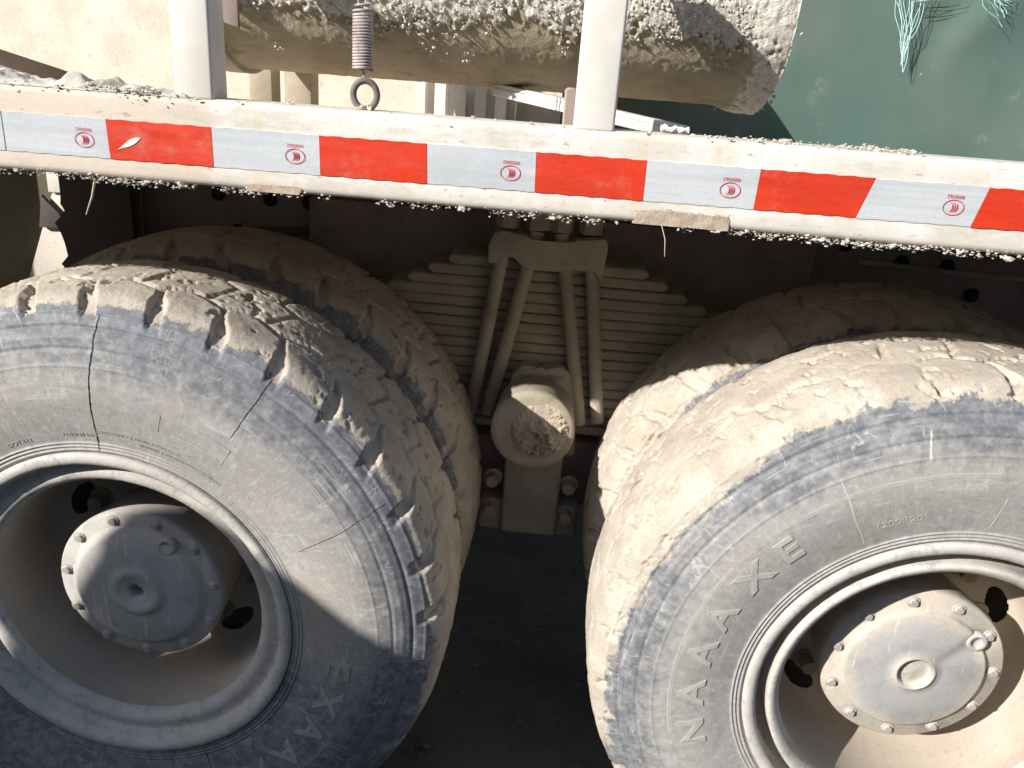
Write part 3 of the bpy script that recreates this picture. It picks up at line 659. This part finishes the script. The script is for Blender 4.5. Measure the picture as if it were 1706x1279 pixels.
# ------------------------------------------------------------------ leaf spring pack
ls = empty('leaf_spring', AX, truck); ls['label'] = 'shaded stack of spring leaves clamped by four long slanting bolts'
xc = .661; top = 0.5096; pit_ = .0236
for k in range(17):
    hl = .2172+.0448*k if k < 6 else .2172+.0448*5+.022*(k-5)
    z = top-pit_*k; t_ = .0114+random.uniform(-.0006, .0004); y0, y1 = .640+random.uniform(0, .004), .734
    d_ = np.array([0, .0008, .0025, .005, .009, .014]); xs_ = np.concatenate([-hl+d_, np.linspace(-hl+.03, hl-.03, 30), (hl-d_)[::-1]]) + xc
    tk = t_*np.sqrt(np.clip(1-(1-np.minimum(1, (hl-np.abs(xs_-xc))/.014))**2, .05, 1)); V = []
    for x_, t in zip(xs_, tk):
        r_ = min(.0056, t*.95); wv = .0006*math.sin(9*x_+k)
        V.append([(x_, cy_+r_*math.cos(q), z+wv+cz_+r_*math.sin(q)) for cy_, cz_, a_ in ((y0+r_, t-r_, 90), (y0+r_, -t+r_, 180), (y1-.002, -t+r_, 270), (y1-.002, t-r_, 0)) for q in [(a_+s_)*D2R for s_ in (0, 22, 45, 68, 90)]])
    V = np.array(V); m_ = V.shape[1]; me = mesh_np('spring_leaf', V.reshape(-1, 3), grid_quads(len(xs_), m_, wv=True), True)
    bm = bmesh.new(); bm.from_mesh(me); bm.verts.ensure_lookup_table(); bm.faces.new([bm.verts[i] for i in range(m_)]); bm.faces.new([bm.verts[i] for i in range((len(xs_)-1)*m_, len(xs_)*m_)][::-1])
    bpy.data.meshes.remove(me); fin('spring_leaf', bm, M_SUSP, ls, True)
for xa, za, xb, zb in ((0.5613, 0.5339, 0.5125, 0.1627), (0.6233, 0.5395, 0.5513, 0.1627), (0.6931, 0.5395, 0.764, 0.1594), (0.7518, 0.5373, 0.8039, 0.1683)):
    bm = bmesh.new(); y_ = 0.620; ex = (xa-xb)/(za-zb)
    tube_bm(bm, [(xb, y_, zb), ((xa+xb)/2, y_, (za+zb)/2), (xa+ex*.05, y_, za+.05)], .0152, 14); fin('clamp_rod', bm, M_SUSP, ls)
    xt = xa+ex*.055; me = hex_mesh('rod_nut', .0255, .060, M_SUSP, 0)
    o = new_obj('rod_nut', me, ls, (xt, y_+.006, .592)); o.rotation_euler = (-PI/2, 0, random.uniform(0, 1))
bm = bmesh.new()
prism_bm(bm, [(0.5336, 0.5175), (0.559, 0.5175), (0.5624, 0.5374), (0.5901, 0.5374), (0.6034, 0.5175), (0.6344, 0.5108), (0.6898, 0.5108), (0.7142, 0.5219), (0.7629, 0.5219), (0.7696, 0.4998), (0.7784, 0.5031), (0.7829, 0.5751), (0.7762, 0.5884), (0.7142, 0.5804), (0.6898, 0.5704), (0.6344, 0.5704), (0.6144, 0.5804), (0.559, 0.5884), (0.5413, 0.5795), (0.5324, 0.553)], .596, .735, .004)
fin('clamp_plate', bm, M_SUSP, ls)
# trunnion: saddle casting, shaft end packed with cement, bracket
tr = empty('trunnion', AX, truck); tr['label'] = 'round shaft end plugged with dried cement under the spring'
bm = bmesh.new(); prism_bm(bm, [(0.5768, 0.0796), (0.6034, 0.268), (0.6233, 0.2924), (0.651, 0.2924), (0.6654, 0.2824), (0.6809, 0.2902), (0.7097, 0.2968), (0.7319, 0.2846), (0.7496, 0.2126), (0.7618, 0.0796)], 0.607, .76, .008); fin('saddle_casting', bm, M_SUSP, tr)
V, F = text_mesh('WAT 1140308 2', .0183, .0016, .0004, .80)
me = bpy.data.meshes.new('cast_lettering'); me.from_pydata([(0.6698+v[0], 0.6051-v[2], 0.2658+v[1]+.05*(v[0])) for v in V], [], F); me.update(); new_obj('cast_lettering', me, tr, None, [M_CAST])
def capdisp(V): 
    V = V.copy(); V[..., 1] += (fbm(V, 25, 3)-.5)*.003; return V
cap = revolve('shaft_end', [(.060, .74), (.086, .62), (.0900, .520), (.0905, .505), (.0875, .5005), (.0745, .500), (.0005, .500)], 120, disp=capdisp)
CX, CZ = .661, .1830
new_obj('shaft_end', cap, tr, (CX, 0, CZ), [M_SUSP])
ng = 130; a_ = np.linspace(-.076, .076, ng); XX, ZZ = np.meshgrid(a_, a_, indexing='ij'); P = np.stack([XX, 0*XX, ZZ], -1)
rr = np.hypot(XX-.014, ZZ*1.0-.002); bl = fbm(P, 60, 4, .6); H = (.004+.026*sstep(bl, .35, .75)+.010*(fbm(P, 140, 3)-.5))*sstep(rr, .0655, .050)*(.35+.65*sstep(ZZ-.6*XX, .03, -.02))
crk = np.exp(-((XX-ZZ*.25-.012+.02*(fbm(P, 40, 3)-.5))/.004)**2)*sstep(ZZ, .02, -.01)*.012
P[..., 1] = .5005-H+crk*(H > .006)
Q = grid_quads(ng, ng); rc = rr.reshape(-1)[Q].max(1); Q = Q[rc < .0655][:, ::-1]
new_obj('dried_cement', mesh_np('dried_cement', P.reshape(-1, 3), Q, True), tr, (CX, 0, CZ), [M_MUD])
bm = bmesh.new(); box_bm(bm, 0.603, 0.734, .575, .74, -0.120, .16, .01, 3); box_bm(bm, 0.546, 0.784, .60, .74, -0.131, -0.048, .012, 3); fin('shaft_bracket', bm, M_SUSP, tr)
for x in (0.577, 0.754):
    for z in (-0.064, 0.013):
        o = new_obj('bracket_bolt', NUT_ME, tr, (x, .60, z)); 
bm = bmesh.new(); box_bm(bm, 0.501, 0.823, .66, .76, -0.075, 0.091, .012, 3); fin('bracket_foot', bm, M_FRAME, tr)

# ------------------------------------------------------------------ frame and under-body
bm = bmesh.new(); box_bm(bm, -3.2, 3.6, .780, .86, .33, .70, .006, 2); fr = fin('chassis_frame', bm, M_FRAME, truck, True, AX)
bm = bmesh.new(); box_bm(bm, .10, 1.25, .745, .777, .20, .60, .01, 2); fin('suspension_bracket', bm, M_FRAME, truck, True, AX)
FB = hex_mesh('frame_bolt', .0125, .010, M_HOLE, .002)
for x, z in [(-.123, .583), (0, .580), (.093, .580), (.186, .581), (.31, .582), (.43, .582)]:
    new_obj('frame_bolt', FB, fr, (x, .779, z))
for x, z in [(.12, .469), (.20, .50), (-.08, .50), (1.32, .59), (1.45, .56), (1.55, .56), (1.62, .50), (1.22, .52), (1.75, .52), (1.9, .5)]:
    new_obj('frame_bolt', FB, fr, (x, .779, z))
bm = bmesh.new(); tube_bm(bm, [(-.03, .765, .507), (.12, .765, .520), (.15, .765, .516), (.165, .765, .50), (.163, .765, .48)], .009, 10); fin('air_hose', bm, M_RUBB, truck, True, AX)
bm = bmesh.new(); tube_bm(bm, [(1.35, .77, .555), (1.6, .77, .548), (1.9, .77, .55), (2.4, .77, .545)], .007, 8); tube_bm(bm, [(1.4, .77, .60), (1.7, .77, .592), (2.4, .77, .60)], .005, 8); fin('brake_pipe', bm, M_SUSP, truck, True, AX)
bm = bmesh.new(); tube_bm(bm, [(-.30, .76, .66), (-.31, .76, .40)], .006, 8); fin('brake_pipe', bm, M_FRAME, truck, True, AX)
bm = bmesh.new(); box_bm(bm, -3.2, 3.6, 1.64, 1.72, .33, .70, .006, 2); box_bm(bm, -.5, 1.9, .9, 1.7, .64, .70, .004, 1); fin('inner_frame', bm, M_FRAME, truck, True, AX)
for x in (0, D):
    bm = bmesh.new(); tube_bm(bm, [(x, .24, 0), (x, .7, 0), (x, 1.0, 0), (x, 1.12, 0), (x, 1.25, 0), (x, 1.38, 0), (x, 1.5, 0), (x, 2.2, 0)], [.10, .10, .11, .20, .23, .20, .11, .10], 24); fin('axle_housing', bm, M_FRAME, truck, True, AX)
for x in (0, D):
    for y in (1.82, 2.165):
        w = empty('wheel', (x, y, ZG), truck); new_obj('tyre', TY_L, w); new_obj('rim', revolve('rim', BARREL+[(.258, .2), (.05, .2)], 48), w, None, [M_RIMIN])
# deck and an added unseen far-side skirt, both keeping the underside dark
def deck(pts):
    bm = bmesh.new(); a = [bm.verts.new((p[0], p[1], .738)) for p in pts]; b = [bm.verts.new((p[0], p[1], .748)) for p in pts]; n = len(pts)
    bm.faces.new(a[::-1]); bm.faces.new(b)
    for i in range(n): bm.faces.new((a[i], a[(i+1) % n], b[(i+1) % n], b[i]))
    return fin('deck_sheet', bm, M_PANEL, truck, False, AX)
deck([(-3.2, .034), (-1.387, .034), (-.672, .62), (-.40, .621), (-.40, 2.1), (-3.2, 2.1)])  # slanted slot left between the two sheets so sun reaches the pale plate
deck([(-1.277, .034), (3.6, .034), (3.6, 2.1), (-.397, 2.1), (-.397, .618), (-.562, .618)])
bm = bmesh.new(); box_bm(bm, -3.2, 3.6, 2.47, 2.50, .18, .84, .004, 1); fin('shade_skirt', bm, M_FRAME, truck, True, AX)
# left: torn rubber flap, pale plate, mudguard
bm = bmesh.new()
ed = [(-.452, .64), (-.452, .565), (-.455, .545), (-.447, .530), (-.458, .515), (-.474, .500), (-.463, .480), (-.456, .455), (-.452, .425), (-.470, .405), (-.458, .390), (-.448, .375), (-.446, .30)]
prism_bm(bm, ed+[(-.29, .30), (-.29, .64)], .690, .700); fin('rubber_flap', bm, M_RUBB, truck, True, AX)
bm = bmesh.new(); prism_bm(bm, [(-.488, .563), (-.42, .563), (-.42, .20), (-.64, .20), (-.554, .40)], .715, .725, .002); pl = fin('pale_plate', bm, M_PLATE, truck, True, AX)
bm = bmesh.new(); prism_bm(bm, [(-.49, .612), (-.446, .612), (-.395, .574), (-.40, .569), (-.49, .566)], .705, .7145, .002); fin('plate_lip', bm, M_PLATE, pl)
bm = bmesh.new(); prism_bm(bm, [(-.505, .56), (-.470, .522), (-.452, .497), (-.458, .487), (-.52, .484)], .700, .710, .002); fin('torn_rubber', bm, M_RUBB, pl)
bm = bmesh.new(); prism_bm(bm, [(-1.4, .735), (-.30, .735), (-.30, .05), (-1.4, .05)], .735, .750, .002); fin('mudguard', bm, M_GUARD, truck, True, AX)
# upper left: dusty body panel standing behind the rail, cut away at its lower corner
nx, nz = 160, 60; X_, Z_ = np.meshgrid(np.linspace(-1.6, .93, nx), np.linspace(0, 1, nz), indexing='ij')
lo = np.where(X_ < -.35, .795+(-.35-X_)*.235, .742); Z2 = lo+(1.5-lo)*Z_; P = np.stack([X_, 0*X_, Z2], -1); P[..., 1] = .815+(fbm(P, 5, 3)-.5)*.012+(fbm(P, 60, 3)-.5)*.004+.05*sstep(Z2, .9, 1.5)
new_obj('body_panel', mesh_np('body_panel', P.reshape(-1, 3), grid_quads(nx, nz)[:, ::-1], True), truck, AX, [M_PANEL])
bm = bmesh.new(); box_bm(bm, -2.5, -.02, .93, .95, .745, 1.5, .002, 1); fin('inner_panel', bm, M_FRAME, truck, True, AX)
# dark plate standing in for a wedge of shadow by the left post, legs, ribbed sheet and angle bar under the chute
bm = bmesh.new(); prism_bm(bm, [(.13, 1.06), (.205, 1.06), (.205, .93), (.185, .935)], .12, .128, .001); fin('shadow_wedge', bm, M_FRAME, truck, True, AX)
for xa, xb in ((.080, .124), (.147, .198)):
    bm = bmesh.new(); box_bm(bm, xa, xb, .47, .52, .745, .93, .003, 2); fin('chute_leg', bm, M_SUSP, truck, True, AX)
xr = np.linspace(.335, .560, 260); pr = []
for x in xr:
    t = ((x-.335)/.0445) % 1; pr.append((x, .765 + .024*(sstep(t, .54, .60)-sstep(t, .93, .99)) + .003*math.sin(40*x)))
P = np.array([[(p[0], p[1], z) for z in (.750, .80, .845, .895)] for p in pr]); rb = new_obj('ribbed_sheet', mesh_np('ribbed_sheet', P.reshape(-1, 3), grid_quads(260, 4)[:, ::-1], False), truck, AX, [M_RIB])
a0, a1 = Vector((.555, .27, .8780)), Vector((.838, .085, .8440)); dv = (a1-a0); L = dv.length; xa_ = dv.normalized(); ya_ = Vector((0, 0, 1)).cross(xa_).normalized(); za_ = xa_.cross(ya_)
MM = Matrix((xa_, ya_, za_)).transposed().to_4x4(); MM.translation = a0
bm = bmesh.new(); box_bm(bm, 0, L, 0, .022, -.003, .003, .001, 1, MM); box_bm(bm, 0, L, -.0005, .0045, -.016, -.0035, .001, 1, MM); fin('angle_bar', bm, M_RIB, truck, False, AX)
bm = bmesh.new(); box_bm(bm, .672, .690, .10, .14, .745, .885, .003, 1); fin('rack_stay', bm, M_FRAME, truck, True, AX)

# ------------------------------------------------------------------ stowed chute section (rests in the rack)
ch = empty('chute_section', (.55, .31, ZG+.87)); tag(ch, 'cement crusted rounded chute section lying behind the white posts above the rail', 'chute')
nx, na = 400, 230; R0 = .205; xs_ = np.linspace(.150, .975, nx); ph_ = np.linspace(-20*D2R, 180*D2R, na)       # 0 = front, 90 = belly
XX, PH = np.meshgrid(xs_, ph_, indexing='ij'); yy0, zz0 = .31, 1.078
S3 = np.stack([XX, R0*PH, 0*XX], -1)
cz = fbm(S3, 13, 4, .6); cf = fbm(S3, 110, 4, .7); cg = fbm(S3, 230, 3, .65)
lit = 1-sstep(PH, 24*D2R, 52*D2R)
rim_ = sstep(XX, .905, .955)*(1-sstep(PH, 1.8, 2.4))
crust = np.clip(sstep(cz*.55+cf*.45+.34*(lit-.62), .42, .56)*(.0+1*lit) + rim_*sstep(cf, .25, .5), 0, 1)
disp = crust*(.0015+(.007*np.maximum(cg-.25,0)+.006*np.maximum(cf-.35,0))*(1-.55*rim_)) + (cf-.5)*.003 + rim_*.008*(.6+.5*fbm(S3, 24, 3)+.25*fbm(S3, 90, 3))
RR_ = R0+disp
xe = XX + sstep(XX, .80, .975)*(-.040*(PH-.9)**2*np.where(PH > .9, .5, .15) + .016*(fbm(S3*[0, 1, 1], 28, 4)-.5))
V = np.stack([xe-.55, yy0-RR_*np.cos(PH)-.31, zz0-RR_*np.sin(PH)-.87], -1)
Vi = np.stack([xe-.55, yy0-(R0-.010)*np.cos(PH)-.31, zz0-(R0-.010)*np.sin(PH)-.87], -1)
nv = nx*na; Q1 = grid_quads(nx, na); Q2 = Q1[:, ::-1]+nv
e = [];
for i in range(nx-1):
    for j in (0, na-1): q = [i*na+j, (i+1)*na+j, (i+1)*na+j+nv, i*na+j+nv]; e.append(q if j == 0 else q[::-1])
for j in range(na-1):
    for i in (0, nx-1): q = [i*na+j, i*na+j+1, i*na+j+1+nv, i*na+j+nv]; e.append(q[::-1] if i == 0 else q)
me = mesh_np('chute_shell', np.concatenate([V.reshape(-1, 3), Vi.reshape(-1, 3)]), np.concatenate([Q1, Q2, np.array(e)]), True)
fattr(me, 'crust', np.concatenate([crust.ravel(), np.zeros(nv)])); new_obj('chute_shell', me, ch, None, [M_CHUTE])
# crumbs standing proud of the sunny face
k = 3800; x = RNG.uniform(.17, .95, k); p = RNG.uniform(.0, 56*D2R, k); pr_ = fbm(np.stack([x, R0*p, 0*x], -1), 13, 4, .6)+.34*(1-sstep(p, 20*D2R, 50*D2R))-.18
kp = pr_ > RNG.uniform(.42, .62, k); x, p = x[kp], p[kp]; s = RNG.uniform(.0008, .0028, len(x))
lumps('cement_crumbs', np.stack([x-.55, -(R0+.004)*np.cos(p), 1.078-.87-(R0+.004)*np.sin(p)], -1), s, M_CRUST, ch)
k = 420; p = RNG.uniform(.0, 100*D2R, k); x = .955-.02*(p-.9)**2+RNG.normal(0, .010, k)
lumps('edge_crust', np.stack([x-.55, -(R0+.006)*np.cos(p), .208-(R0+.006)*np.sin(p)], -1), RNG.uniform(.0008, .0026, k), M_CRUST, ch)
bm = bmesh.new()
for i, (rr0, rr1) in enumerate(((.213, .192),)):
    A = []
    for a in np.linspace(-15*D2R, 175*D2R, 60):
        A.append([bm.verts.new((xx-.55, -r_*math.cos(a), .208-r_*math.sin(a))) for xx, r_ in ((.118, rr0), (.150, rr0), (.150, rr1), (.118, rr1))])
    for a, b in zip(A, A[1:]):
        for j in range(4): bm.faces.new((a[j], a[(j+1) % 4], b[(j+1) % 4], b[j]))
fin('end_collar', bm, M_SUSP, ch)

# ------------------------------------------------------------------ green tarpaulin with frayed threads
tp = empty('tarpaulin', (1.6, .78, ZG+.75)); tag(tp, 'dark green tarpaulin hanging behind the right end of the rail with frayed pale threads', 'tarpaulin')
nx, nz = 140, 70; X_, Z_ = np.meshgrid(np.linspace(.66, 3.0, nx), np.linspace(.750, 1.75, nz), indexing='ij'); P = np.stack([X_, 0*X_, Z_], -1)
P[..., 1] = .575 - .008*np.sin(X_*6+Z_*3) + (fbm(P, 3.5, 3)-.5)*.03 + .004*np.sin(X_*31+9*fbm(P, 4, 3))*sstep(fbm(P, 2.5, 2), .4, .7) + .10*sstep(Z_, 1.15, 1.75); C0 = np.array([1.6, .78, .75])
YT = P[..., 1].copy()
new_obj('cloth', mesh_np('cloth', (P-C0).reshape(-1, 3), grid_quads(nx, nz)[:, ::-1], True), tp, None, [M_TARP])
def strands(pts0, tip, k, spread, seed):
    rd = random.Random(seed); bm = bmesh.new()
    for i in range(k):
        t = i/(k-1); a = Vector(pts0[0]).lerp(Vector(pts0[1]), t); e_ = Vector(tip)+Vector((rd.uniform(-1, 1)*.006, 0, rd.uniform(0, 1)*.05)); m = 9; pts = []
        ph1, ph2 = rd.uniform(0, 6), rd.uniform(0, 6)
        for j in range(m+1):
            s = j/m; p_ = a.lerp(e_, s**.75); p_ += Vector((math.sin(s*7+ph1), 0, math.cos(s*5+ph2)))*spread*(1-s*.8)*(s > .02); p_.y += rd.uniform(-.002, .002); pts.append(p_-Vector(C0))
        tube_bm(bm, pts, rd.uniform(.0003, .0006), 4)
    return bm
fin('frayed_thread', strands([(1.2278, .554, 1.0933), (1.2921, .554, 1.0933)], (1.2756, .554, 0.9426), 13, .006, 3), M_THREAD, tp)
fin('frayed_thread', strands([(1.3564, .554, 1.1025), (1.4208, .554, 1.1025)], (1.43, .554, 1.0336), 10, .007, 5), M_THREAD, tp)
bm = bmesh.new(); 
for i in range(6): tube_bm(bm, [(1.225+random.uniform(0, .08)-C0[0], .546-C0[1], 1.072+.004*i-C0[2]), (1.265+random.uniform(-.02, .02)-C0[0], .545-C0[1], 1.066+.004*i-C0[2]), (1.31+random.uniform(0, .03)-C0[0], .546-C0[1], 1.077+.004*i-C0[2])], .0005, 4)
fin('frayed_thread', bm, M_THREAD, tp)

# crumpled scrap lying on the rail
bm = bmesh.new(); nx, nz = 9, 6; vs = [[bm.verts.new((-.018+.036*i/8, -.006+.012*j/5+random.uniform(-.002, .002), .001+.010*abs(math.sin(i*1.1+j*.7))*(.4+.6*random.random()))) for j in range(nz)] for i in range(nx)]
for i in range(nx-1):
    for j in range(nz-1): bm.faces.new((vs[i][j], vs[i+1][j], vs[i+1][j+1], vs[i][j+1]))
sc = fin('crumpled_scrap', bm, M_RIB, None, False, (.818, .004, ZG+.8415)); tag(sc, 'small crumpled white scrap lying on the rail just right of the right post', 'scrap')

# ------------------------------------------------------------------ unseen sack shapes added outside the view to shade the left wheel
def caster(z0, z1, label):
    cx, cyy = -1.83, -1.75
    n, m = 64, 40; U, Vv = np.meshgrid(np.arange(n)*2*PI/n, np.linspace(0, PI, m), indexing='ij')
    e = .55; sg = lambda v, p: np.sign(v)*np.abs(v)**p
    X = .52*sg(np.sin(Vv), .45)*sg(np.cos(U), e); Y = .46*sg(np.sin(Vv), .45)*sg(np.sin(U), e); Z = (z1-z0)/2*sg(np.cos(Vv), .62)
    P = np.stack([X, Y, Z], -1); d = (fbm(P+z0, 4, 3)-.5)*.10; P = P*(1+d[..., None]*np.array([1, 1, .3])); P[..., 2] += (z1-z0)/2
    o = new_obj('shadow_caster', mesh_np('shadow_caster', P.reshape(-1, 3), grid_quads(n, m, wu=True), True), None, (cx, cyy, z0), [M_CASTER]); tag(o, label, 'caster', 'unseen shadow casters added beside the truck')
caster(0, .98, 'lower of two unseen shadow casters added beside the truck, squarish and standing on the ground')
pr = catmull([(.30, .93), (.43, .97), (.42, 1.25), (.37, 1.55), (.335, 1.72), (.295, 1.845), (.235, 1.95), (.145, 2.075), (.085, 2.135), (.03, 2.16), (.0005, 2.162)], 8)  # outline shaped to throw a humped shadow on the left wheel
def lean(V):
    V = V.copy(); z = V[..., 1].copy(); V[..., 1] = z; k = (fbm(V, 5, 3)-.5)*.05; V[..., 0] += k-.20*sstep(z, 1.82, 2.14); V[..., 2] += k; return V
me = revolve('shadow_caster', pr, 72, disp=lean); Vb = np.zeros(len(me.vertices)*3, np.float32); me.vertices.foreach_get('co', Vb); Vb = Vb.reshape(-1, 3)[:, [0, 2, 1]].copy(); Vb[:, 2] -= .93
me.vertices.foreach_set('co', np.ascontiguousarray(Vb.ravel())); me.flip_normals(); me.update()
o = new_obj('shadow_caster', me, None, (-1.825, -1.75, .93), [M_CASTER]); tag(o, 'upper of two unseen shadow casters added beside the truck, round with a tapering top', 'caster', 'unseen shadow casters added beside the truck')
# unseen tall wall added behind the camera to block sky and darken the shade
wl = empty('shade_wall', (-4, -5.2, 0)); tag(wl, 'tall grey panel wall added out of view to block sky light, facing the truck', 'wall')
bm = bmesh.new(); box_bm(bm, -3, 3, -.09, .09, 0, 4.15, .02, 2)
p0 = fin('shade_wall_panel', bm, mat_dust('shade_wall_grey', (.27, .275, .28), (.2, .2, .205), 3, 50), wl)
for i in range(-2, 4):
    o = p0.copy(); COL.objects.link(o); o.parent = wl; o.location = (i*6.03, 0, 0)
bpy.data.objects.remove(p0)

k = 900; x = RNG.uniform(.2, 1.3, k); y = RNG.uniform(-.3, 1.6, k)
lm = lumps('loose_gravel', np.stack([x, y, 0*x+.004], -1), RNG.uniform(.003, .014, k)*RNG.random(k)**.5, M_GROUND, None, (1, 1, .6)); lm['kind'] = 'stuff'
